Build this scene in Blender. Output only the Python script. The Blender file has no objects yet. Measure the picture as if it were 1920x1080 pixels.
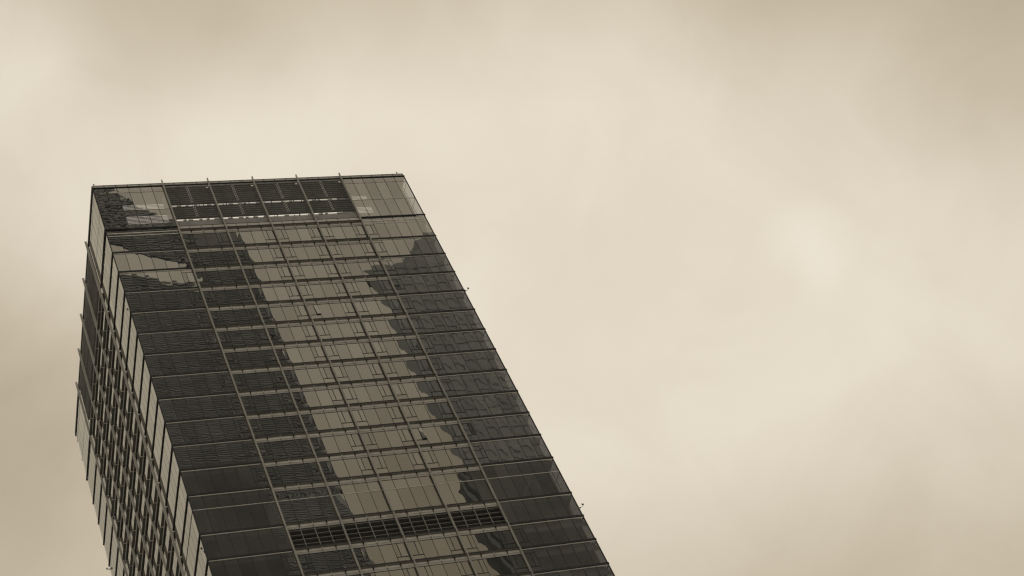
import bpy, math, random
from mathutils import Matrix, Vector

random.seed(7)
scene = bpy.context.scene
COL = scene.collection

# ------------------------------------------------------------------ camera
ROOF = 199.29                      # height of the roof edge above the street
cam_data = bpy.data.cameras.new("camera")
cam = bpy.data.objects.new("camera", cam_data)
COL.objects.link(cam)
cam_data.sensor_width = 36.0
cam_data.lens = 65.683
cam_data.clip_end = 6000.0
right = Vector((0.922834, -0.185825, -0.337411))
down = Vector((-0.060879, 0.794573, -0.604109))
fwd = Vector((0.380356, 0.578034, 0.721946))
m = Matrix((right, -down, -fwd)).transposed().to_4x4()
m.translation = Vector((-42.031, -137.593, ROOF - 197.694))
cam.matrix_world = m
scene.camera = cam

# ------------------------------------------------------------------ sky
SUN_AZ, SUN_EL = math.radians(42), math.radians(56)
world = bpy.data.worlds.new("World")
scene.world = world
world.use_nodes = True
wt = world.node_tree
wt.nodes.clear()


def nd(tree, typ, **kw):
    n = tree.nodes.new(typ)
    for k, v in kw.items():
        setattr(n, k, v)
    return n


def mth(tree, op, a, b=None, clamp=False):
    n = nd(tree, 'ShaderNodeMath', operation=op, use_clamp=clamp)
    for i, v in enumerate((a, b)):
        if v is None:
            continue
        if isinstance(v, (int, float)):
            n.inputs[i].default_value = v
        else:
            tree.links.new(v, n.inputs[i])
    return n.outputs[0]


wl = wt.links
tc = nd(wt, 'ShaderNodeTexCoord')
# overcast cloud deck: two octaves of drifting noise
n1 = nd(wt, 'ShaderNodeTexNoise')
n1.inputs['Scale'].default_value = 3.2
n1.inputs['Detail'].default_value = 5.0
n1.inputs['Roughness'].default_value = 0.45
n1.inputs['Distortion'].default_value = 0.5
mp1 = nd(wt, 'ShaderNodeMapping')
mp1.inputs['Location'].default_value = (3.1, 0.7, 1.9)
wl.new(tc.outputs['Generated'], mp1.inputs['Vector'])
wl.new(mp1.outputs['Vector'], n1.inputs['Vector'])
n2 = nd(wt, 'ShaderNodeTexNoise')
n2.inputs['Scale'].default_value = 12.0
n2.inputs['Detail'].default_value = 8.0
n2.inputs['Roughness'].default_value = 0.58
n2.inputs['Distortion'].default_value = 0.6
wl.new(tc.outputs['Generated'], n2.inputs['Vector'])
t = mth(wt, 'MULTIPLY_ADD', n1.outputs[0], 0.28)
t.node.inputs[2].default_value = 0.63
t2 = mth(wt, 'MULTIPLY_ADD', n2.outputs[0], 0.30)
t2.node.inputs[2].default_value = -0.15
t = mth(wt, 'ADD', t, t2)
# cloud banks with edge vignette painted in: direction, angular radius, strength (negative = darker)
wob = nd(wt, 'ShaderNodeVectorMath', operation='MULTIPLY_ADD')
n3 = nd(wt, 'ShaderNodeTexNoise')
n3.inputs['Scale'].default_value = 7.0
n3.inputs['Detail'].default_value = 3.0
wl.new(tc.outputs['Generated'], n3.inputs['Vector'])
wl.new(n3.outputs['Color'], wob.inputs[0])
wob.inputs[1].default_value = (0.05, 0.05, 0.05)
sub = nd(wt, 'ShaderNodeVectorMath', operation='SUBTRACT')
wl.new(tc.outputs['Generated'], sub.inputs[0])
sub.inputs[1].default_value = (0.025, 0.025, 0.025)
wl.new(sub.outputs[0], wob.inputs[2])
BANKS = [
    ((0.113, 0.713, 0.692), 0.244, -0.42),
    ((0.104, 0.641, 0.760), 0.141, -0.28),
    ((0.211, 0.440, 0.873), 0.152, -0.48),
    ((0.356, 0.409, 0.840), 0.130, -0.44),
    ((0.478, 0.383, 0.791), 0.130, -0.46),
    ((0.616, 0.352, 0.705), 0.222, -0.62),
    ((0.610, 0.626, 0.485), 0.190, -0.40),
    ((0.472, 0.693, 0.546), 0.141, -0.40),
    ((0.332, 0.730, 0.598), 0.141, -0.30),
    ((0.132, 0.504, 0.853), 0.049, 0.12),
    ((0.153, 0.592, 0.791), 0.065, 0.18),
    ((0.519, 0.527, 0.673), 0.030, 0.16),
    ((0.526, 0.538, 0.659), 0.024, 0.08),
    ((0.557, 0.542, 0.629), 0.033, 0.05),
    ((0.239, 0.542, 0.806), 0.081, 0.10),
    ((0.480, -0.790, 0.360), 0.560, -1.30),      # dark bank added low behind the camera to darken the lower glass
]
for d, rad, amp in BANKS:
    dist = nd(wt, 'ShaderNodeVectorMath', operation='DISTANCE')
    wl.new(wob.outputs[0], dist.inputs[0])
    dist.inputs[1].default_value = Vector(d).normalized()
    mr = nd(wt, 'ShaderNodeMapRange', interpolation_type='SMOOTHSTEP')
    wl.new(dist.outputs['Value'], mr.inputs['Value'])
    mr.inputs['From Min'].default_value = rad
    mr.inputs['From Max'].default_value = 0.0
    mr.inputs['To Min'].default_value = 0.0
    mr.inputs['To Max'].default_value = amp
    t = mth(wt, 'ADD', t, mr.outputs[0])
ramp = nd(wt, 'ShaderNodeValToRGB')
wl.new(t, ramp.inputs['Fac'])
el = ramp.color_ramp.elements
el[0].position, el[0].color = 0.0, (0.400, 0.336, 0.246, 1)
el[1].position, el[1].color = 1.0, (0.865, 0.80, 0.675, 1)
for p, c in ((0.38, (0.570, 0.494, 0.375, 1)), (0.8, (0.792, 0.716, 0.588, 1))):
    e = el.new(p)
    e.color = c
# clear sky above the cloud deck, toned like the print
sky = nd(wt, 'ShaderNodeTexSky', sky_type='NISHITA')
sky.sun_disc = False
sky.sun_elevation = SUN_EL
sky.sun_rotation = SUN_AZ
bw = nd(wt, 'ShaderNodeRGBToBW')
wl.new(sky.outputs[0], bw.inputs[0])
toned = nd(wt, 'ShaderNodeMix', data_type='RGBA', blend_type='MULTIPLY')
toned.inputs['Factor'].default_value = 1.0
wl.new(bw.outputs[0], toned.inputs[6])
toned.inputs[7].default_value = (1.0, 0.90, 0.72, 1)
bg_sky = nd(wt, 'ShaderNodeBackground')
bg_sky.inputs['Strength'].default_value = 0.08
wl.new(toned.outputs[2], bg_sky.inputs['Color'])
bg_cloud = nd(wt, 'ShaderNodeBackground')
bg_cloud.inputs['Strength'].default_value = 1.0
wl.new(ramp.outputs[0], bg_cloud.inputs['Color'])
mixw = nd(wt, 'ShaderNodeMixShader')
mixw.inputs[0].default_value = 0.96
wl.new(bg_sky.outputs[0], mixw.inputs[1])
wl.new(bg_cloud.outputs[0], mixw.inputs[2])
wo = nd(wt, 'ShaderNodeOutputWorld')
wl.new(mixw.outputs[0], wo.inputs['Surface'])

# ------------------------------------------------------------------ sun (behind cloud)
sun_d = bpy.data.lights.new("sun", 'SUN')
sun_d.energy = 0.7
sun_d.angle = math.radians(18)
sun_d.color = (1.0, 0.90, 0.72)
sun = bpy.data.objects.new("sun", sun_d)
COL.objects.link(sun)
sdir = Vector((math.sin(SUN_AZ) * math.cos(SUN_EL), math.cos(SUN_AZ) * math.cos(SUN_EL), math.sin(SUN_EL)))
sun.rotation_euler = (-sdir).to_track_quat('-Z', 'Y').to_euler()
sun.location = (0, 0, 400)

# ------------------------------------------------------------------ exposure
vs = scene.view_settings
vs.view_transform = 'Standard'
vs.look = 'None'
vs.exposure = 0.0
vs.gamma = 1.0
scene.render.engine = 'CYCLES'
scene.cycles.use_denoising = True
scene.cycles.max_bounces = 10
scene.cycles.transparent_max_bounces = 16
scene.cycles.filter_width = 1.3

# ================================================================== materials
def new_mat(name):
    mt = bpy.data.materials.new(name)
    mt.use_nodes = True
    mt.node_tree.nodes.clear()
    return mt


def surface_mat(name, col, rough=0.5, metal=0.0, var=0.12, scale=1.5, spec=0.4, stretch=(1, 1, 1), tone=(1.0, .975, .92)):
    """painted / anodised surface with grime variation and fine relief"""
    mt = new_mat(name)
    tr = mt.node_tree
    out = nd(tr, 'ShaderNodeOutputMaterial')
    b = nd(tr, 'ShaderNodeBsdfPrincipled')
    geo = nd(tr, 'ShaderNodeNewGeometry')
    mp = nd(tr, 'ShaderNodeMapping')
    mp.inputs['Scale'].default_value = stretch
    tr.links.new(geo.outputs['Position'], mp.inputs['Vector'])
    nz = nd(tr, 'ShaderNodeTexNoise')
    nz.inputs['Scale'].default_value = scale
    nz.inputs['Detail'].default_value = 5.0
    nz.inputs['Roughness'].default_value = 0.6
    tr.links.new(mp.outputs[0], nz.inputs['Vector'])
    mr = nd(tr, 'ShaderNodeMapRange')
    mr.inputs['From Min'].default_value = 0.3
    mr.inputs['From Max'].default_value = 0.7
    mr.inputs['To Min'].default_value = 1.0 - var
    mr.inputs['To Max'].default_value = 1.0 + var
    tr.links.new(nz.outputs[0], mr.inputs['Value'])
    oi = nd(tr, 'ShaderNodeObjectInfo')
    rr = mth(tr, 'MULTIPLY_ADD', oi.outputs['Random'], var)
    rr.node.inputs[2].default_value = 1.0 - var / 2
    k = mth(tr, 'MULTIPLY', mr.outputs[0], rr)
    vm = nd(tr, 'ShaderNodeVectorMath', operation='SCALE')
    vm.inputs[0].default_value = tuple(a * b for a, b in zip(col, tone))
    tr.links.new(k, vm.inputs['Scale'])
    tr.links.new(vm.outputs[0], b.inputs['Base Color'])
    b.inputs['Roughness'].default_value = rough
    b.inputs['Metallic'].default_value = metal
    b.inputs['Specular IOR Level'].default_value = spec
    tr.links.new(b.outputs[0], out.inputs['Surface'])
    return mt


def glass_mat(name, tint=0.42, wave=1.0, rough=0.0, base=0.245):
    """coated double glazing: mirror-like from outside, dim and see-through behind"""
    mt = new_mat(name)
    tr = mt.node_tree
    out = nd(tr, 'ShaderNodeOutputMaterial')
    geo = nd(tr, 'ShaderNodeNewGeometry')
    nz = nd(tr, 'ShaderNodeTexNoise')
    nz.inputs['Scale'].default_value = 0.9
    nz.inputs['Detail'].default_value = 1.5
    tr.links.new(geo.outputs['Position'], nz.inputs['Vector'])
    bump = nd(tr, 'ShaderNodeBump')
    bump.inputs['Strength'].default_value = 1.0
    bump.inputs['Distance'].default_value = 0.0022 * wave
    tr.links.new(nz.outputs[0], bump.inputs['Height'])
    dot = nd(tr, 'ShaderNodeVectorMath', operation='DOT_PRODUCT')
    tr.links.new(bump.outputs[0], dot.inputs[0])
    tr.links.new(geo.outputs['Incoming'], dot.inputs[1])
    c = mth(tr, 'ABSOLUTE', dot.outputs['Value'])
    c = mth(tr, 'SUBTRACT', 1.0, c, clamp=True)
    c = mth(tr, 'POWER', c, 5.0)
    oi = nd(tr, 'ShaderNodeObjectInfo')                 # panes come from different batches
    bt = mth(tr, 'MULTIPLY_ADD', oi.outputs['Random'], 0.05)
    bt.node.inputs[2].default_value = base - 0.03
    fac = mth(tr, 'MULTIPLY_ADD', c, 0.42, clamp=True)
    tr.links.new(bt, fac.node.inputs[2])
    gl = nd(tr, 'ShaderNodeBsdfGlossy')
    gl.inputs['Roughness'].default_value = rough
    gl.inputs['Color'].default_value = (1.0, 0.972, 0.88, 1)
    tr.links.new(bump.outputs[0], gl.inputs['Normal'])
    tp = nd(tr, 'ShaderNodeBsdfTransparent')
    tp.inputs['Color'].default_value = (tint, tint, tint * 1.02, 1)
    mx = nd(tr, 'ShaderNodeMixShader')
    tr.links.new(fac, mx.inputs[0])
    tr.links.new(tp.outputs[0], mx.inputs[1])
    tr.links.new(gl.outputs[0], mx.inputs[2])
    tr.links.new(mx.outputs[0], out.inputs['Surface'])
    return mt


M = {}
M['glass'] = glass_mat('glazing', 0.34, 0.13)
M['glass_crown'] = glass_mat('clear_glazing', 0.66, 0.4)
M['mullion'] = surface_mat('dark_anodised', (0.048, 0.048, 0.048), 0.8, spec=0.08, tone=(1, 1.02, 1.06))
M['bar'] = surface_mat('charcoal_metal', (0.05, 0.05, 0.05), 0.85, spec=0.05, tone=(1, 1.02, 1.06))
M['trim'] = surface_mat('pale_aluminium', (0.74, 0.74, 0.74), 0.45, var=0.14)
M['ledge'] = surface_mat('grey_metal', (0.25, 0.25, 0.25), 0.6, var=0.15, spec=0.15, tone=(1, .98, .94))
M['shaded_ledge'] = surface_mat('grey_metal_shaded', (0.11, 0.11, 0.11), 0.7, var=0.15, spec=0.1, tone=(1, 1, .98))  # darker copy of the ledge metal, with shade put into its colour
M['fin'] = surface_mat('silver_fin', (0.36, 0.36, 0.355), 0.45, var=0.12, stretch=(1, 1, .2))
M['bracket_light'] = surface_mat('bright_bracket', (0.78, 0.78, 0.77), 0.35)
M['louver'] = surface_mat('louver_metal', (0.23, 0.23, 0.23), 0.5, var=0.2, tone=(1, 1, .98))
M['louver_grey'] = surface_mat('louver_grey', (0.20, 0.20, 0.20), 0.5, var=0.15)
M['spandrel'] = surface_mat('spandrel_glass', (0.40, 0.40, 0.40), 0.22, var=0.08, spec=0.7)
M['soft_trim'] = surface_mat('dull_aluminium', (0.62, 0.62, 0.62), 0.5, var=0.14)
M['dark'] = surface_mat('plant_dark', (0.03, 0.03, 0.031), 0.8, tone=(1, 1.02, 1.06))
M['slab'] = surface_mat('slab_concrete', (0.25, 0.25, 0.25), 0.8, tone=(1, 1.02, 1.06))
M['core'] = surface_mat('core_wall', (0.16, 0.16, 0.16), 0.85, tone=(1, 1.02, 1.06))
M['blind'] = surface_mat('blind_fabric', (0.42, 0.42, 0.41), 0.8)
M['fixture'] = surface_mat('lamp_black', (0.02, 0.02, 0.021), 0.5)
M['parapet'] = surface_mat('parapet_sheet', (0.40, 0.40, 0.40), 0.4, var=0.15)

# ================================================================== mesh helpers
_mesh = {}


class MB:
    def __init__(self):
        self.v, self.f = [], []

    def box(self, x0, x1, y0, y1, z0, z1):
        b = len(self.v)
        self.v += [(x0, y0, z0), (x1, y0, z0), (x1, y1, z0), (x0, y1, z0),
                   (x0, y0, z1), (x1, y0, z1), (x1, y1, z1), (x0, y1, z1)]
        self.f += [tuple(b + i for i in q) for q in
                   ((0, 3, 2, 1), (4, 5, 6, 7), (0, 1, 5, 4), (1, 2, 6, 5), (2, 3, 7, 6), (3, 0, 4, 7))]
        return self

    def prism(self, pts, z0, z1):
        """vertical extrusion of a plan polygon (counter-clockwise)"""
        b, n = len(self.v), len(pts)
        self.v += [(x, y, z0) for x, y in pts] + [(x, y, z1) for x, y in pts]
        self.f += [tuple(range(b + n - 1, b - 1, -1)), tuple(range(b + n, b + 2 * n))]
        self.f += [(b + i, b + (i + 1) % n, b + n + (i + 1) % n, b + n + i) for i in range(n)]
        return self

    def slabxz(self, pts, y0, y1):
        """an elevation polygon (x, z), counter-clockwise seen from +Y, given a depth"""
        b, n = len(self.v), len(pts)
        self.v += [(x, y0, z) for x, z in pts] + [(x, y1, z) for x, z in pts]
        self.f += [tuple(range(b, b + n)), tuple(range(b + 2 * n - 1, b + n - 1, -1))]
        self.f += [(b + (i + 1) % n, b + i, b + n + i, b + n + (i + 1) % n) for i in range(n)]
        return self

    def quad(self, x0, x1, z0, z1, y=0.0):
        b = len(self.v)
        self.v += [(x0, y, z0), (x1, y, z0), (x1, y, z1), (x0, y, z1)]
        self.f += [(b, b + 1, b + 2, b + 3)]
        return self

    def tube(self, path, r, n=6):
        b0 = len(self.v)
        path = [Vector(p) for p in path]
        rings = []
        for i, p in enumerate(path):
            a = path[min(i + 1, len(path) - 1)] - path[max(i - 1, 0)]
            a.normalize()
            s = a.cross(Vector((0.3, 0.2, 1.0) if abs(a.z) < .9 else (1, 0, 0))).normalized()
            u = s.cross(a)
            rr = r[i] if isinstance(r, (list, tuple)) else r
            b = len(self.v)
            self.v += [tuple(p + (s * math.cos(k * 2 * math.pi / n) + u * math.sin(k * 2 * math.pi / n)) * rr) for k in range(n)]
            rings.append(b)
        for a, b in zip(rings, rings[1:]):
            self.f += [(a + k, a + (k + 1) % n, b + (k + 1) % n, b + k) for k in range(n)]
        self.f += [tuple(rings[0] + k for k in range(n))[::-1], tuple(rings[-1] + k for k in range(n))]
        return self

    def mesh(self, name, mat, smooth=False):
        me = bpy.data.meshes.new(name)
        me.from_pydata(self.v, [], self.f)
        me.materials.append(M[mat])
        if smooth:
            me.shade_smooth()
        me.update()
        return me


def link(name, me, parent=None, loc=(0, 0, 0), rotz=0.0):
    o = bpy.data.objects.new(name, me)
    COL.objects.link(o)
    o.location = loc
    o.rotation_euler = (0, 0, rotz)
    o.parent = parent
    return o


def boxmesh(name, mat, sx, sy, sz):
    """shared box, origin at min-x, min-z on its outer face, going inward (+y)"""
    key = (name, mat, round(sx, 4), round(sy, 4), round(sz, 4))
    if key not in _mesh:
        _mesh[key] = MB().box(0, sx, 0, sy, 0, sz).mesh(name, mat)
    return _mesh[key]


def panemesh(name, w, h, mat='glass', sag=0.0013, nx=4, nz=5):
    """glass pane, slightly pillowed by the sealed air gap; origin at its lower left corner"""
    key = ('pane', name, mat, round(w, 3), round(h, 3), sag)
    if key not in _mesh:
        b = MB()
        for j in range(nz + 1):
            for i in range(nx + 1):
                u, v = 2 * i / nx - 1, 2 * j / nz - 1
                bow = sag * (1 - u * u) * (1 - v * v) * (1 - .45 * v) + 0.0015 * u * v * w / 1.45
                b.v.append((w * i / nx, bow, h * j / nz))
        for j in range(nz):
            for i in range(nx):
                a = j * (nx + 1) + i
                b.f.append((a, a + 1, a + nx + 2, a + nx + 1))
        _mesh[key] = b.mesh(name, mat, smooth=True)
    return _mesh[key]


def prop(o, label=None, cat=None, group=None, kind=None):
    for k, v in (('label', label), ('category', cat), ('group', group), ('kind', kind)):
        if v:
            o[k] = v
    return o


def empty(name, loc, rotz=0.0):
    o = bpy.data.objects.new(name, None)
    COL.objects.link(o)
    o.location = loc
    o.rotation_euler = (0, 0, rotz)
    o.empty_display_size = 2.0
    return o


# ================================================================== ground
def ground():
    M['paving'] = surface_mat('stone_paving', (0.24, 0.24, 0.235), 0.8, var=0.2, scale=0.4)
    M['asphalt'] = surface_mat('asphalt', (0.05, 0.05, 0.05), 0.85, var=0.2, scale=0.8)
    M['paint'] = surface_mat('road_paint', (0.7, 0.7, 0.69), 0.7)
    b = MB()
    b.v = [(-3000, -3000, 0), (3000, -3000, 0), (3000, 3000, 0), (-3000, 3000, 0)]
    b.f = [(0, 1, 2, 3)]
    prop(link('ground', b.mesh('ground', 'paving')), kind='structure')
    b = MB()
    b.v = [(-3000, -110, 0.004), (3000, -110, 0.004), (3000, -90, 0.004), (-3000, -90, 0.004)]
    b.f = [(0, 1, 2, 3)]
    rd = prop(link('road', b.mesh('road', 'asphalt')), kind='structure')
    mk = MB()
    for i in range(-40, 41):
        n = len(mk.v)
        x = i * 9.0
        mk.v += [(x, -100.07, 0.008), (x + 3, -100.07, 0.008), (x + 3, -99.93, 0.008), (x, -99.93, 0.008)]
        mk.f += [(n, n + 1, n + 2, n + 3)]
    prop(link('lane_marking', mk.mesh('lane_marking', 'paint'), rd), kind='stuff')
    kb = MB().box(-400, 400, -90, -89.7, 0, .13).box(-400, 400, -110.3, -110, 0, .13)
    prop(link('kerb', kb.mesh('kerb', 'paving')), kind='structure')


ground()

# ================================================================== the tower
S, PW = 42.0, 1.5
FINS = (6, 10, 14, 18, 22)                     # fin lines, counted in panes
tower = empty('glass_office_tower', (0, 0, ROOF))
prop(tower, 'tall dark glass office tower with vertical silver fins and a louvered crown, seen from below', 'tower')

# ledge attachment heights (relative to the roof edge)
ATT = [-10.15, -14.05]
while len(ATT) < 13:
    ATT.append(ATT[-1] - 3.936)
ATT.append(-63.20)
for _ in range(5):
    ATT.append(ATT[-1] - 3.70)
# ATT[12] .. ATT[13]: tall sky-lobby storey; ATT[13] .. ATT[14]: louvered plant storey
TALL, PLANT = 12, 13
NFL = len(ATT) - 1
LOW = ATT[-1]
FACES = {'front': ((0, 0), 0.0), 'left': ((0, S), -math.pi / 2), 'right': ((S, 0), math.pi / 2), 'back': ((S, S), math.pi)}


class Face:
    def __init__(self, name):
        (self.ox, self.oy), self.rz = FACES[name]
        self.c, self.s = math.cos(self.rz), math.sin(self.rz)
        self.heap = {} if name in ('right', 'back') else None       # walls turned away from the street camera

    def flush(self, names):
        for mat, mb in (self.heap or {}).items():
            me = mb.mesh(names[mat], mat)
            link(names[mat], me, tower, (self.ox, self.oy, 0), self.rz)['kind'] = 'stuff'

    def put(self, name, me, u, d, z, parent=None):
        """u along the wall, d outward, z relative to the roof edge"""
        if self.heap is not None:
            mat = next(k for k, v in M.items() if v == me.materials[0])
            mb = self.heap.setdefault(mat, MB())
            n = len(mb.v)
            mb.v += [(v.co.x + u, v.co.y - d, v.co.z + z) for v in me.vertices]
            mb.f += [tuple(n + i for i in p.vertices) for p in me.polygons]
            return None
        x, y = u, -d
        o = link(name, me, None, (self.ox + x * self.c - y * self.s, self.oy + x * self.s + y * self.c, z), self.rz)
        if parent is None:
            o.parent = tower
        else:                                   # sub-part: express in the parent's frame
            o.parent = parent
            rel = Vector(o.location) - Vector(parent.location)
            cs, sn = math.cos(-self.rz), math.sin(-self.rz)
            o.location = (rel.x * cs - rel.y * sn, rel.x * sn + rel.y * cs, rel.z)
            o.rotation_euler = (0, 0, 0)
        return o

    def whole(self, name, mb, mat, kind=None, smooth=False):
        o = link(name, mb.mesh(name, mat, smooth), tower, (self.ox, self.oy, 0), self.rz)
        if kind:
            o['kind'] = kind
        return o


def jitter(o, k=1.0):
    """no pane sits perfectly true in its frame"""
    if o is None:
        return o
    o.rotation_euler[2] += random.gauss(0, 0.00055 * k)
    o.rotation_euler[0] += random.gauss(0, 0.00045 * k)
    o.scale[1] = random.uniform(0.75, 1.3)
    return o


G = 0.025                                        # half joint


def fin_mesh(z0, z1):
    # silver rail with a groove down its outer edge
    prof = [(-.06, -.12), (-.06, -.40), (-.02, -.40), (-.02, -.365), (.02, -.365), (.02, -.40), (.06, -.40), (.06, -.12)]
    return MB().prism(prof, z0, z1).mesh('fin', 'fin')


def casement_frame(h, flip, key):
    """fixed L of glazing bars round the opening sash beside a fin; origin lower-left of the pane bay"""
    k = ('cf', round(h, 3), flip)
    if k not in _mesh:
        zt = h - 1.97
        b = MB()
        b.box(.02, PW - .02, -.022, .05, zt - .045, zt + .045)
        xs = .52 if not flip else PW - .52
        b.box(xs - .035, xs + .035, -.020, .05, zt + .046, h - .01)
        _mesh[k] = b.mesh('casement_frame', 'mullion')
    return _mesh[k]


def build_front():
    F = Face('front')
    fin = fin_mesh(-ROOF, .9)
    for p in FINS:
        F.put('fin', fin, p * PW, 0, 0)
    # vertical mullions
    zt_c, zb = -8.97, LOW
    mul_c = boxmesh('mullion', 'mullion', .055, .08, zt_c - zb)
    mul_e = boxmesh('mullion', 'mullion', .055, .08, 0 - zb - .06)
    for p in range(1, 28):
        if p in FINS:
            F.put('mullion', boxmesh('mullion', 'mullion', .10, .07, 0 - zb - .06), p * PW - .05, .014, zb)
        elif 6 < p < 22:
            F.put('mullion', mul_c, p * PW - .0275, .014, zb)
        else:
            F.put('mullion', mul_e, p * PW - .0275, .014, zb)
    for u in (0.0, S):
        F.put('corner_post', boxmesh('corner_post', 'bar', .11, .11, -zb - .06), u - .055, .055, zb)
    # ---- storeys
    for k in range(NFL):
        a, nxt = ATT[k], ATT[k + 1]
        for c in range(4):                        # four bays between fins
            u0 = (6 + 4 * c) * PW + .08
            wid = 4 * PW - .16
            lg = F.put('ledge', boxmesh('ledge', 'ledge', wid, .33, .07), u0, .36, a)
            F.put('trim', boxmesh('trim', 'trim', wid, .05, .30), u0, .038, a - .33)
            F.put('nosing', boxmesh('nosing', 'bar', wid, .02, .13), u0 + .0, .38, a - .02)
            for q in (1, 2, 3):
                light = q == 2
                bm = boxmesh('bracket', 'soft_trim' if light else 'mullion', .10, .15, .32)
                F.put('bracket', bm, (6 + 4 * c + q) * PW - .05, .165, a - .323)
            if k not in (PLANT,):
                F.put('transom', boxmesh('transom', 'mullion', wid, .065, .05), u0, .027, a - .71)
        top = a - .71
        h = top - (nxt + .075)
        for p in range(28):
            u = p * PW
            centre = 6 <= p < 22
            near_fin = (p in FINS) or (p + 1 in FINS)
            plant = k == PLANT
            if centre:
                jitter(F.put('spandrel_pane', panemesh('spandrel_pane', PW - 2 * G, .30, 'spandrel', sag=.0008), u + G, 0, a - .66 + G))
                if plant:
                    continue
                z0, hh = nxt + .075, h
            else:
                z0 = nxt + .26
                hh = (a - .17) - z0 if k else (-9.25 - z0)
            if k == TALL:                          # tall storey, split by a slim pale transom
                zs = -59.48
                jitter(F.put('tall_pane', panemesh('tall_pane', PW - 2 * G, zs - z0 - .04), u + G, 0, z0))
                jitter(F.put('tall_pane', panemesh('tall_pane', PW - 2 * G, z0 + hh - zs - .04), u + G, 0, zs + .04))
                continue
            if near_fin and not plant and not (not centre and k == 0 and False):
                hz = top - z0                       # opening light tops out level with the centre panes
                flip = p in FINS                    # pane right of the fin: sash next to fin, narrow light outside
                cf = F.put('casement_window', casement_frame(hz, flip, k), u, 0, z0)
                zt = hz - 1.97
                sw, nw = PW - .52, .52
                us, un = (G, PW - .52) if flip else (.52, G)
                low = F.put('lower_pane', panemesh('lower_pane', PW - 2 * G, zt - .05, sag=.0009), u + G, 0, z0, cf)
                sash = F.put('sash', panemesh('sash', sw - G - .035, 1.97 - .06, sag=.001), u + us + (.0 if flip else .035), 0, z0 + zt + .05, cf)
                nar = F.put('narrow_pane', panemesh('narrow_pane', nw - G - .035, 1.97 - .06, sag=.0006), u + un + (.035 if flip else 0), 0, z0 + zt + .05, cf)
                for o in (low, sash, nar):
                    jitter(o)
                if not centre:
                    rest = (z0 + hh) - top
                    F.put('transom', boxmesh('transom', 'mullion', PW - .06, .055, .05), u + .03, .022, top - .0)
                    if rest > .3:
                        jitter(F.put('head_pane', panemesh('head_pane', PW - 2 * G, rest - .06, sag=.0008), u + G, 0, top + .055))
                OPEN.setdefault((k, p), (cf, sash, nar))
            else:
                nm = 'pane' if centre else 'corner_pane'
                jitter(F.put(nm, panemesh(nm, PW - 2 * G, hh), u + G, 0, z0))
        # corner bays: slim projecting bar with a pale line beneath
        for u0, u1 in ((-.10, 9 - .08), (33 + .08, S + .10)):
            if k:
                F.put('storey_bar', boxmesh('storey_bar', 'bar', u1 - u0, .11, .27), u0, .12, a - .02)
                F.put('trim', boxmesh('trim', 'soft_trim', u1 - u0 - .2, .07, .10), u0 + .10, .05, a - .14)
            else:
                F.put('trim', boxmesh('trim', 'soft_trim', u1 - u0 - .1, .05, .12), u0 + .05, .03, -10.02)
                F.put('trim', boxmesh('trim', 'soft_trim', u1 - u0 - .1, .05, .10), u0 + .05, .03, -10.55)
    # slim pale transom of the tall storey
    for p0, p1 in ((0, 6), (6, 10), (10, 14), (14, 18), (18, 22), (22, 28)):
        F.put('slim_transom', boxmesh('slim_transom', 'trim', (p1 - p0) * PW - .12, .075, .045), p0 * PW + .06, .035, -59.505)
    # ---- louvered plant storey
    zt, zb2 = ATT[PLANT] - .68, ATT[PLANT + 1] + .08
    F.put('plant_backing', boxmesh('plant_backing', 'dark', 24.0, .1, zt - zb2), 9.0, -.9, zb2)
    for j in range(4):
        z = zt - .30 - j * .68
        for c in range(4):
            F.put('louver_blade', boxmesh('louver_blade', 'louver_grey', 4 * PW - .16, .26, .06), (6 + 4 * c) * PW + .08, .10, z)
    for p in range(7, 22):
        if p in FINS:
            continue
        tall = p % 2 == 0
        F.put('louver_post', boxmesh('louver_post', 'louver_grey' if tall else 'ledge', .09 if tall else .06, .1, zt - zb2), p * PW - .04, .17 if tall else .115, zb2)
    return F


OPEN = {}
front = build_front()

# two sashes stand open, one narrow light is tipped to the bright sky
for (k, p), ang in (((4, 14), 16), ((10, 18), 14)):
    if (k, p) in OPEN:
        cf, sash, nar = OPEN[(k, p)]
        nar.rotation_euler[0] = -math.asin(.17 / 1.91)
        nar.location.y -= .17
        nar['label'] = 'narrow pane standing open at its foot'
for (k, p) in ((10, 22), (15, 9)):
    if (k, p) in OPEN:
        OPEN[(k, p)][2].rotation_euler[0] = math.radians(3.0)


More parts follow.
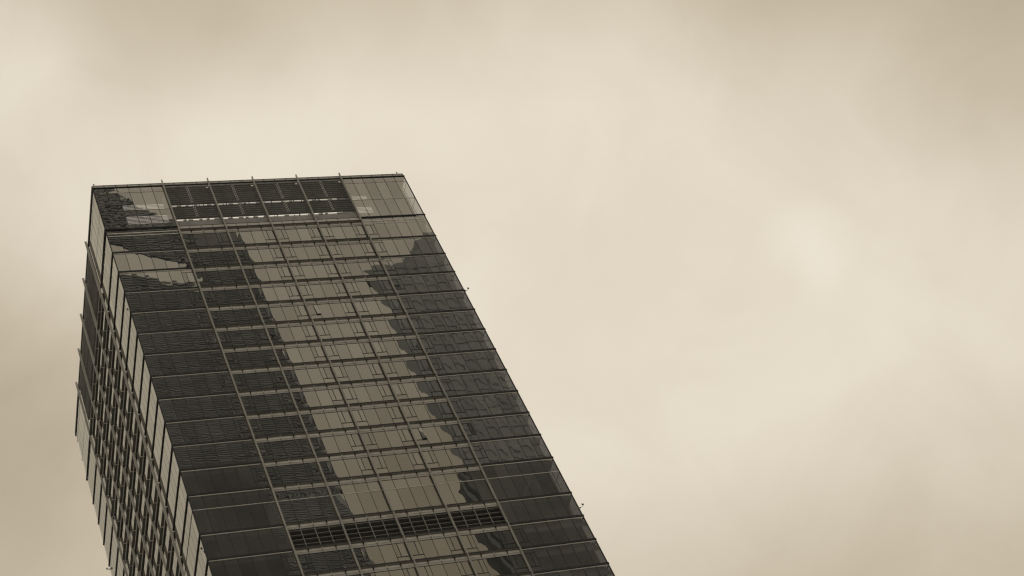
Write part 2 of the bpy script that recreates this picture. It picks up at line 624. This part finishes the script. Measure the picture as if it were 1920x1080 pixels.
# ---------------------------------------------------------------- crown
def build_crown(fname, detail):
    F = Face(fname)
    joined_blades = MB()
    # corner glazing, three rows
    rows = ((-1.20, -.08), (-5.12, -1.25), (-9.02, -5.17))
    for p in list(range(0, 6)) + list(range(22, 28)):
        for z0, z1 in rows:
            jitter(F.put('crown_pane', panemesh('crown_pane', PW - 2 * G, z1 - z0, 'glass_crown', sag=.0018), p * PW + G, 0, z0))
    for u0, u1 in ((-.08, 9 - .08), (33 + .08, S + .08)):
        for z in (-1.25, -5.17):
            F.put('transom', boxmesh('transom', 'mullion', u1 - u0, .06, .05), u0, .008, z)
        F.put('crown_bar', boxmesh('crown_bar', 'bar', u1 - u0 + .05, .13, .17), u0, .14, -9.22)
    if detail != 'front':
        for p in list(range(1, 6)) + list(range(23, 28)):
            F.put('mullion', boxmesh('mullion_flush', 'mullion', .055, .06, 8.9), p * PW - .0275, .002, -9.0)
    # parapet strip above the roof edge
    F.put('edge_rail', boxmesh('edge_rail', 'mullion', S + .16, .16, .13), -.08, .10, -.06)
    F.put('parapet', boxmesh('parapet', 'parapet', S - .1, .03, .44), .05, .02, .08)
    F.put('top_rail', boxmesh('top_rail', 'mullion', S - .1, .10, .075), .05, .045, .525)
    for p in range(0, 29):
        F.put('parapet_post', boxmesh('parapet_post', 'mullion', .05, .05, .43), min(max(p * PW - .025, .02), S - .07), .06, .085)
    # centre: rows of louver blades that hide the plant from below
    zs = [-.45 - .45 * j for j in range(9)]          # -0.55 .. -4.15
    zs2 = [-4.88 - .45 * j for j in range(6)]        # -5.10 .. -7.35
    for c in range(4):
        u0, wid = (6 + 4 * c) * PW + .09, 4 * PW - .18
        for z in zs + zs2:
            if detail == 'back':
                joined_blades.box(u0, u0 + wid, -.02, .34, z, z + .04)
            else:
                o = F.put('louver_blade', boxmesh('crown_blade', 'louver', wid, .38, .045), u0, .03, z)
        for z in (-4.57, -7.76):                     # thin rods in the two open slots
            F.put('slot_rod', boxmesh('slot_rod', 'louver', wid, .04, .06), u0, -.1, z)
        for z, brk in ((-4.95, (.5, 1.6, 2.7, 3.9, 5.0)), (-8.05, (.7, 2.0, 3.2, 4.1, 5.2))):
            for q in brk:
                F.put('slot_post', boxmesh('slot_post', 'louver', random.choice((.1, .12, .4, .6)), .07, .62), u0 + q + random.uniform(-.4, .4), -.17, z)
        F.put('crown_panel', boxmesh('crown_panel', 'louver', wid, .06, 1.14), u0, -.12, -8.95)
        # paired brackets climbing the middle of the bay
        um = (8 + 4 * c) * PW
        for j, z in enumerate(zs[1:] + zs2):
            if detail != 'front':
                continue
            for s_ in (-.12, .10):
                F.put('blade_bracket', boxmesh('blade_bracket', 'soft_trim', .055, .10, .20), um + s_, .055, z + .05 + (.1 if s_ > 0 else 0))
        for q in (1, 3):
            F.put('louver_post', boxmesh('louver_post', 'dark', .09, .10, 8.5), (6 + 4 * c + q) * PW - .045, -.36, -8.6)
        F.put('head_panel', boxmesh('head_panel', 'louver', wid, .05, .38), u0, .0, -.48)
        F.put('bracket_plate', boxmesh('bracket_plate', 'bracket_light', .30, .06, .22), u0 + wid - .42, .055, -.92)
    for p in FINS:
        F.put('crown_post', boxmesh('crown_post', 'louver', .26, .26, 8.9), p * PW - .13, -.30, -9.0)
    for p in range(6, 22):
        jitter(F.put('spandrel_pane', panemesh('spandrel_pane_low', PW - 2 * G, 1.02, 'spandrel', sag=.0008), p * PW + G, 0, -10.05))
    F.put('transom', boxmesh('transom', 'mullion', 24 - .1, .06, .06), 9.05, .025, -9.03)
    if joined_blades.v:
        F.whole('louver_blades', joined_blades, 'louver', 'stuff')
    F.flush({'glass_crown': 'crown_glazing', 'mullion': 'crown_rails', 'bar': 'crown_bars', 'parapet': 'parapet_sheets', 'louver': 'crown_panels', 'dark': 'louver_posts', 'bracket_light': 'bracket_plates', 'spandrel': 'spandrel_glazing', 'soft_trim': 'crown_brackets'})


build_crown('front', 'front')


# plant screens standing inside the crown corners
def screen(name, x0, x1, y, slots):
    b = MB()
    z = -9.0
    edges = sorted(slots)
    for z0, z1 in edges:
        b.box(x0, x1, y, y + .12, z, z0)
        zz = z0
        while zz < z1 - .05:
            b.box(x0, x1, y, y + .02, zz + .11, zz + .28)
            zz += .29
        z = z1
    b.box(x0, x1, y, y + .12, z, -.4)
    o = link(name, b.mesh(name, 'louver'), tower)
    return o


screen('plant_screen', 3.7, 9.14, 2.4, ((-4.75, -2.95), (-1.65, -.50)))
screen('plant_screen', 34.2, 36.9, 2.4, ((-4.7, -3.3), (-1.55, -.75)))
link('crown_ceiling', MB().box(.06, 9.15, .05, 2.6, -.42, .0).mesh('crown_ceiling', 'slab'), tower)
link('crown_ceiling', MB().box(32.85, S - .06, .05, 2.6, -.42, .0).mesh('crown_ceiling_far', 'slab'), tower)
link('plant_wall', MB().box(36.8, S - .4, 2.55, 2.65, -9.0, -.43).mesh('plant_wall_far', 'slab'), tower)
link('plant_wall', MB().box(.5, 3.8, 2.55, 2.65, -9.0, -.43).mesh('plant_wall', 'dark'), tower)
link('plant_wall', MB().box(9.16, 9.28, .5, 2.6, -9.0, -.43).mesh('plant_wall_cross', 'louver'), tower)
link('plant_wall', MB().box(32.72, 32.84, .5, 2.6, -9.0, -.43).mesh('plant_wall_cross_far', 'louver'), tower)
link('plant_wall', MB().box(41.25, 41.37, .8, 9.0, -9.0, -.43).mesh('plant_wall_east', 'slab'), tower)
link('plant_wall', MB().box(4.0, 38.0, 9.5, 9.8, -9.0, -1.2).mesh('plant_wall_rear', 'louver'), tower)
link('plant_wall', MB().box(1.1, 1.25, 9.2, 33.0, -9.0, -.8).mesh('plant_wall_side', 'dark'), tower)


# ---------------------------------------------------------------- left, right and back walls
def build_side(fname, detail):
    F = Face(fname)
    fin = fin_mesh(-ROOF, .9)
    for p in FINS:
        F.put('fin', fin, p * PW, 0, 0)
    zb = LOW
    for p in range(1, 28):
        zt = -.06 if not 6 < p < 22 else -8.97
        F.put('mullion', boxmesh('mullion_flush', 'mullion', .055, .06, -9.0 - zb if not 6 < p < 22 else zt - zb), p * PW - .0275, .002, zb)
    near = range(22, 28) if fname == 'left' else ()
    gl = MB()
    for k in range(NFL):
        a, nxt = ATT[k], ATT[k + 1]
        top = a - .66
        for c in range(4):
            u0, wid = (6 + 4 * c) * PW + .08, 4 * PW - .16
            F.put('ledge', boxmesh('shaded_ledge', 'shaded_ledge', wid, .33, .07), u0, .36, a)
            F.put('trim', boxmesh('trim', 'soft_trim', wid, .05, .14), u0, .038, a - .18)
            if fname == 'left':
                F.put('stay_bracket', boxmesh('bright_bracket', 'bracket_light', .06, .34, .05), (8 + 4 * c) * PW - .03, .38, a - .055)
                F.put('transom', boxmesh('transom', 'mullion', wid, .065, .05), u0, .027, a - .71)
        if fname == 'left':
            for p in FINS:
                F.put('fin_bracket', boxmesh('fin_bracket', 'bracket_light', .26, .05, .05), p * PW - .13, .42, a - .06)
        for p in range(28):
            u = p * PW
            centre = 6 <= p < 22
            if centre:
                z0, hh = nxt + .075, (a - .02) - (nxt + .075)
            else:
                z0 = nxt + .22
                hh = (a - .02) - z0 if k else -9.25 - z0
            if p in near:
                jitter(F.put('side_pane', panemesh('side_pane', PW - .028, hh, sag=.0006), u + .014, 0, z0), .5)
            else:
                gl.quad(u + .014, u + PW - .014, z0, z0 + hh)
        for u0, u1 in ((-.10, 9 - .08), (33 + .08, S + .10)):
            if k:
                F.put('storey_bar', boxmesh('storey_bar_side', 'bar', u1 - u0 - .16, .10, .16), u0 + .08, .105, a)
    F.whole('side_glazing', gl, 'glass', 'stuff')
    # slim transom of the tall storey
    F.put('slim_transom', boxmesh('slim_transom', 'mullion', S - .2, .05, .05), .1, .034, -59.51)
    F.flush({'mullion': 'wall_mullions', 'shaded_ledge': 'wall_ledges', 'soft_trim': 'wall_trims', 'bar': 'wall_bars', 'fin': 'wall_fins'})


build_side('left', 'side')
build_crown('left', 'side')
build_side('right', 'rear')
build_crown('right', 'back')
build_side('back', 'rear')
build_crown('back', 'back')


# ---------------------------------------------------------------- floors, core and columns inside
def interior():
    for k, a in enumerate(ATT):
        link('floor_slab', MB().box(.26, S - .22, .22, S - .22, a - .62, a - .06).mesh('floor_slab', 'slab'), tower)
    link('roof_deck', MB().box(.22, S - .22, .22, S - .22, -9.55, -9.15).mesh('roof_deck', 'slab'), tower)
    link('core', MB().box(12, 30, 12, 30, -ROOF, -2.0).mesh('core', 'core'), tower)
    col = MB().tube([(0, 0, -ROOF), (0, 0, -9.6)], .5, 12).mesh('column', 'slab')
    for p in FINS:
        link('column', col, tower, (p * PW, 2.2, 0))
        link('column', col, tower, (2.2, p * PW, 0))
    for (x, y) in ((2.2, 2.2), (39.8, 2.2), (39.8, 9), (39.8, 15), (2.2, 39.8)):
        link('column', col, tower, (x, y, 0))
    # partition walls close off the offices a few metres behind the glass
    for k in range(NFL):
        if k == TALL:
            continue
        link('partition', MB().box(4.5, 37.0, 5.0, 5.12, ATT[k + 1] - .05, ATT[k] - .63).mesh('partition', 'core'), tower)
    for k in range(NFL):
        link('partition', MB().box(.10, .13, 33.2, 41.9, ATT[k + 1] + .05, ATT[k] - .05).mesh('partition_west', 'core'), tower)
    link('plant_wall', MB().box(.10, .13, 33.2, 41.9, -9.0, -.43).mesh('plant_wall_west', 'core'), tower)
    link('plant_wall', MB().box(1.1, 41.0, 40.9, 41.0, -9.0, -.43).mesh('plant_wall_north', 'core'), tower)
    link('crown_ceiling', MB().box(.06, 1.0, 33.0, 41.95, -.42, .0).mesh('crown_ceiling_west', 'slab'), tower)
    link('plant_wall', MB().box(1.3, 1.4, 2.7, 9.0, -9.0, -.43).mesh('plant_wall_southwest', 'core'), tower)
    link('crown_ceiling', MB().box(.06, 1.4, 2.62, 9.0, -.42, .0).mesh('crown_ceiling_southwest', 'slab'), tower)
    link('plant_wall', MB().box(.10, .13, 2.7, 8.9, -9.0, -.43).mesh('plant_wall_nearwest', 'core'), tower)
    # diagonal braces of the tall storey's corner bay
    for x0, x1 in ((36.0, 39.6), (41.2, 38.2)):
        link('brace', MB().tube([(x0, 1.4, ATT[13]), (x1, 1.4, ATT[12] - .6)], .22, 8).mesh('brace', 'slab'), tower)


interior()

for k in range(NFL):
    if True:
        y0 = {TALL: 1.1, PLANT: .9}.get(k, .35)
        link('drawn_blind', MB().box(41.42, 41.45, y0, 8.5, ATT[k + 1] + .0, ATT[k] - .64).mesh('drawn_blind', 'core'), tower)

# roller blinds, some pulled part-way down
F = Face('front')
for k in range(14, NFL):
    for p in range(22, 28):
        ln = .55 + .25 * random.random()
        if p == 22:
            continue
        F.put('roller_blind', boxmesh('roller_blind', 'blind', PW - .16, .02, round(ln, 1)), p * PW + .08, -.10, ATT[k] - .66 - round(ln, 1))
for k, p, ln in ((15, 4, 1.9), (15, 5, 1.9), (16, 3, 1.2)):
    F.put('roller_blind', boxmesh('roller_blind', 'blind', PW - .16, .02, ln), p * PW + .08, -.10, ATT[k] - .66 - ln)


# ---------------------------------------------------------------- lower storeys down to the street
def lower():
    gl, ld, sl = MB(), MB(), MB()
    for fname in FACES:
        F = Face(fname)
        g, l = MB(), MB()
        z = LOW
        while z > -ROOF + 6:
            nz_ = max(z - 3.9, -ROOF + .1)
            for p in range(28):
                g.quad(p * PW + .03, p * PW + PW - .03, nz_ + .1, z - .02)
            l.box(9.08, 32.92, -.36, -.02, z, z + .07)
            l.box(-.1, 8.92, -.14, -.01, z, z + .2)
            l.box(33.08, S + .1, -.14, -.01, z, z + .2)
            z = nz_
        for p in range(29):
            l.box(p * PW - .03, p * PW + .03, -.03, .05, -ROOF, LOW)
        F.whole('lower_glazing', g, 'glass', 'stuff')
        F.whole('lower_ledges', l, 'ledge', 'stuff')
    z = LOW
    s = MB()
    while z > -ROOF + 6:
        z -= 3.9
        s.box(.3, S - .3, .3, S - .3, z - .5, z)
    link('lower_slabs', s.mesh('lower_slabs', 'slab'), tower)['kind'] = 'stuff'


lower()


# ---------------------------------------------------------------- floodlights and roof fittings
def floodlight(base, out, up=.55):
    """gooseneck lamp bolted to a corner"""
    bx, by, bz = base
    ox, oy = out
    arm = MB().tube([(0, 0, 0), (.35 * ox, .35 * oy, .02), (.62 * ox, .62 * oy, .14), (.72 * ox, .72 * oy, .38)], .035, 6)
    arm.box(-.09, .09, -.09, .09, -.12, .10)
    a = link('floodlight', arm.mesh('floodlight_arm', 'fixture', True), tower, base)
    a.scale = (.6, .6, .7)
    hd = MB().tube([(-.12 * ox, -.12 * oy, .16), (0, 0, .02), (.12 * ox, .12 * oy, -.12)], [.10, .15, .19], 8)
    h = link('lamp_head', hd.mesh('lamp_head', 'fixture', True), a, (.70 * ox, .70 * oy, .47))
    return a


floodlight((S + .12, -.12, -25.95), (.95, -.3))
floodlight((S + .12, -.12, -65.6), (.95, -.3))
floodlight((-.12, -.12, -25.85), (-.55, -.6))
floodlight((-.12, -.12, -65.7), (-.55, -.6))
floodlight((-.10, S + .0, -26.35), (-.5, .45))
for x in (.3, S - .75):
    link('roof_light', MB().tube([(0, 0, 0), (0, 0, .22), (.02, 0, .36)], [.05, .09, .02], 8).mesh('roof_light', 'fixture', True), tower, (x, -.02, .69))


# ================================================================== the towers across the street (seen in the glass)
K = 150.0 / 137.593


def mx(x):
    return x + (x + 42.031) * K


def mz(z):
    return z + (z + 197.694) * K + ROOF


def neighbours():
    M['n_glass'] = surface_mat('neighbour_glass', (0.26, 0.26, 0.26), 0.6, var=0.2, scale=.05, tone=(.96, 1.02, 1.14))
    M['n_band'] = surface_mat('neighbour_band', (0.315, 0.315, 0.315), 0.6, var=0.15, scale=.3, tone=(.96, 1.02, 1.14))
    M['n_stone'] = surface_mat('neighbour_stone', (0.42, 0.42, 0.42), 0.7, var=0.15, scale=.06, stretch=(1, 1, .3), tone=(.96, 1.02, 1.14))
    M['n_window'] = surface_mat('neighbour_window', (0.39, 0.39, 0.39), 0.7, var=0.1, scale=.05, tone=(.96, 1.02, 1.14))
    M['n_dark'] = surface_mat('neighbour_dark', (0.16, 0.16, 0.16), 0.6, var=0.35, scale=.08, tone=(.96, 1.02, 1.14))
    M['n_pier'] = surface_mat('neighbour_pier', (0.41, 0.41, 0.41), 0.7, var=0.1, scale=.2, tone=(.96, 1.02, 1.14))
    Y0, Y1 = -150.0, -186.0                        # front plane (towards the glass tower) and rear
    # ---- striped tower with an opening under its sloping crown
    A = empty('striped_tower', (0, 0, 0))
    prop(A, 'striped tower with a slanted crown and open gap, mirrored in the left of the glass', 'tower')
    xl, xr = mx(-9), mx(16.9)
    ch = 1.6
    base = MB().prism([(xl, Y1), (xr, Y1), (xr, Y0 - ch), (xr - ch, Y0), (xl, Y0)], 0, mz(-21.6))
    link('shaft', base.mesh('shaft', 'n_glass'), A)
    link('wedge', MB().slabxz([(mx(-9), mz(-21.6)), (mx(10.8), mz(-21.6)), (mx(10.8), mz(-21.3)), (mx(5.9), mz(-20.6)), (mx(2.4), mz(-19.0)), (mx(-9), mz(-17.2))][::-1], Y1, Y0).mesh('wedge', 'n_glass'), A)
    link('pylon', MB().slabxz([(mx(10.8), mz(-21.6)), (xr, mz(-21.6)), (xr, mz(-12.2)), (mx(16.0), mz(-10.6)), (mx(10.8), mz(-9.0))][::-1], Y0 - 8, Y0).mesh('pylon', 'n_glass'), A)
    link('pylon', MB().slabxz([(mx(-9), mz(-17.2)), (mx(-4), mz(-17.9)), (mx(-4), mz(4)), (mx(-9), mz(6))][::-1], Y0 - 8, Y0).mesh('pylon_far', 'n_glass'), A)
    link('crown_beam', MB().slabxz([(mx(-4), mz(-11.0)), (mx(.5), mz(-12.0)), (mx(4.4), mz(-14.6)), (mx(10.8), mz(-17.6)), (mx(10.8), mz(-9.0)),
                                    (mx(8.2), mz(-7.4)), (mx(5.2), mz(-4.6)), (mx(3.4), mz(-1.9)), (mx(1.6), mz(-.3)), (mx(-4), mz(4))][::-1], Y0 - .6, Y0).mesh('crown_beam', 'n_glass'), A)
    bl = boxmesh('blade', 'n_band', xr - xl - ch, .14, .28)
    z = mz(-21.8)
    n = 0
    while n < 190:
        link('sunshade', bl, A, (xl, Y0 + .0, z))
        z -= .64
        n += 1
    bp = boxmesh('blade_short', 'n_band', xr - mx(10.8) - .3, .14, .28)
    for i in range(22):
        link('sunshade', bp, A, (mx(10.8) + .1, Y0, mz(-21.4) + .64 * i))
    def span(poly, zz):
        xs = []
        for (xa, za), (xb, zb_) in zip(poly, poly[1:] + poly[:1]):
            if (za - zz) * (zb_ - zz) < 0:
                xs.append(xa + (xb - xa) * (zz - za) / (zb_ - za))
        return (min(xs), max(xs)) if len(xs) >= 2 else None
    beam = [(mx(a_), mz(b_)) for a_, b_ in ((-4, -11), (.5, -12), (4.4, -14.6), (10.8, -17.6), (10.8, -9), (8.2, -7.4), (5.2, -4.6), (3.4, -1.9), (1.6, -.3), (-4, 4))]
    wedge = [(mx(a_), mz(b_)) for a_, b_ in ((-9, -21.6), (10.8, -21.6), (10.8, -21.3), (5.9, -20.6), (2.4, -19.0), (-9, -17.2))]
    for poly, z0_, z1_ in ((beam, mz(-17.4), mz(2)), (wedge, mz(-21.5), mz(-17.4))):
        zz = z0_
        while zz < z1_:
            sp = span(poly, zz)
            if sp and sp[1] - sp[0] > .5:
                e0, e1 = random.uniform(.2, 1.8), random.uniform(.0, 1.2)
                me = MB().box(sp[0] - e0, min(sp[1] + e1, xr), Y0 + .02, Y0 + .16, zz, zz + .45).mesh('crown_shade', 'n_band')
                link('sunshade', me, A)
            zz += .9
    b = MB()
    while z > 2:
        b.box(xl, xr - ch, Y0, Y0 + .14, z, z + .28)
        z -= .64
    link('sunshades', b.mesh('sunshades', 'n_band'), A)['kind'] = 'stuff'
    link('corner_face', MB().prism([(xr - ch + .02, Y0 + .02), (xr + .02, Y0 - ch + .02), (xr + .12, Y0 - ch + .12), (xr - ch + .12, Y0 + .12)][::-1], 0, mz(-12.6)).mesh('corner_face', 'n_stone'), A)  # chamfer paler than the shaft: its extra skylight is put into the colour
    link('podium_shaft', MB().box(xl - .2, mx(8.2), Y0 - 8, Y0 + .32, 0, mz(-52.5)).mesh('podium_shaft', 'n_dark'), A)
    # ---- stepped stone tower
    B = empty('stepped_tower', (0, 0, 0))
    prop(B, 'plain grey tower with stepped top, mirrored in the right of the glass', 'tower')
    xl = mx(31.0)
    xe = mx(52)
    link('shaft', MB().prism([(xl + 22, Y1), (xe, Y1), (xe, Y0), (xl + 1.6, Y0), (xl, Y0 - 1.2)], 0, mz(-19.6)).mesh('shaft_b', 'n_stone'), B)
    steps = ((31.6, 34.6, -18.9), (34.6, 37.6, -18.2), (37.6, 39.2, -15.6), (39.2, 41.0, -13.2), (41.0, 52, -11.4))
    for x0, x1, zt in steps:
        link('setback', MB().slabxz([(mx(x0), mz(-19.6)), (mx(x1), mz(-19.6)), (mx(x1), mz(zt)), (mx(x0), mz(zt - .7))][::-1], Y0 - 7, Y0 - 1).mesh('setback', 'n_stone'), B)
    for i in range(14):
        link('pier', boxmesh('pier_b', 'n_pier', .9, .15, mz(-19.8)), B, (xl + 2.6 + i * 3.2, Y0, 0))
    link('lower_shaft', MB().box(xl + .4, xe + .2, Y0 - 8, Y0 + .4, 0, mz(-57.3)).mesh('lower_shaft', 'n_dark'), B)
    pn = boxmesh('window_band', 'n_window', xe - xl - 3, .1, 1.3)
    z = mz(-20.4)
    for i in range(70):
        link('window_band', pn, B, (xl + 2.4, Y0 + .02, z - 3.6 * i))


neighbours()
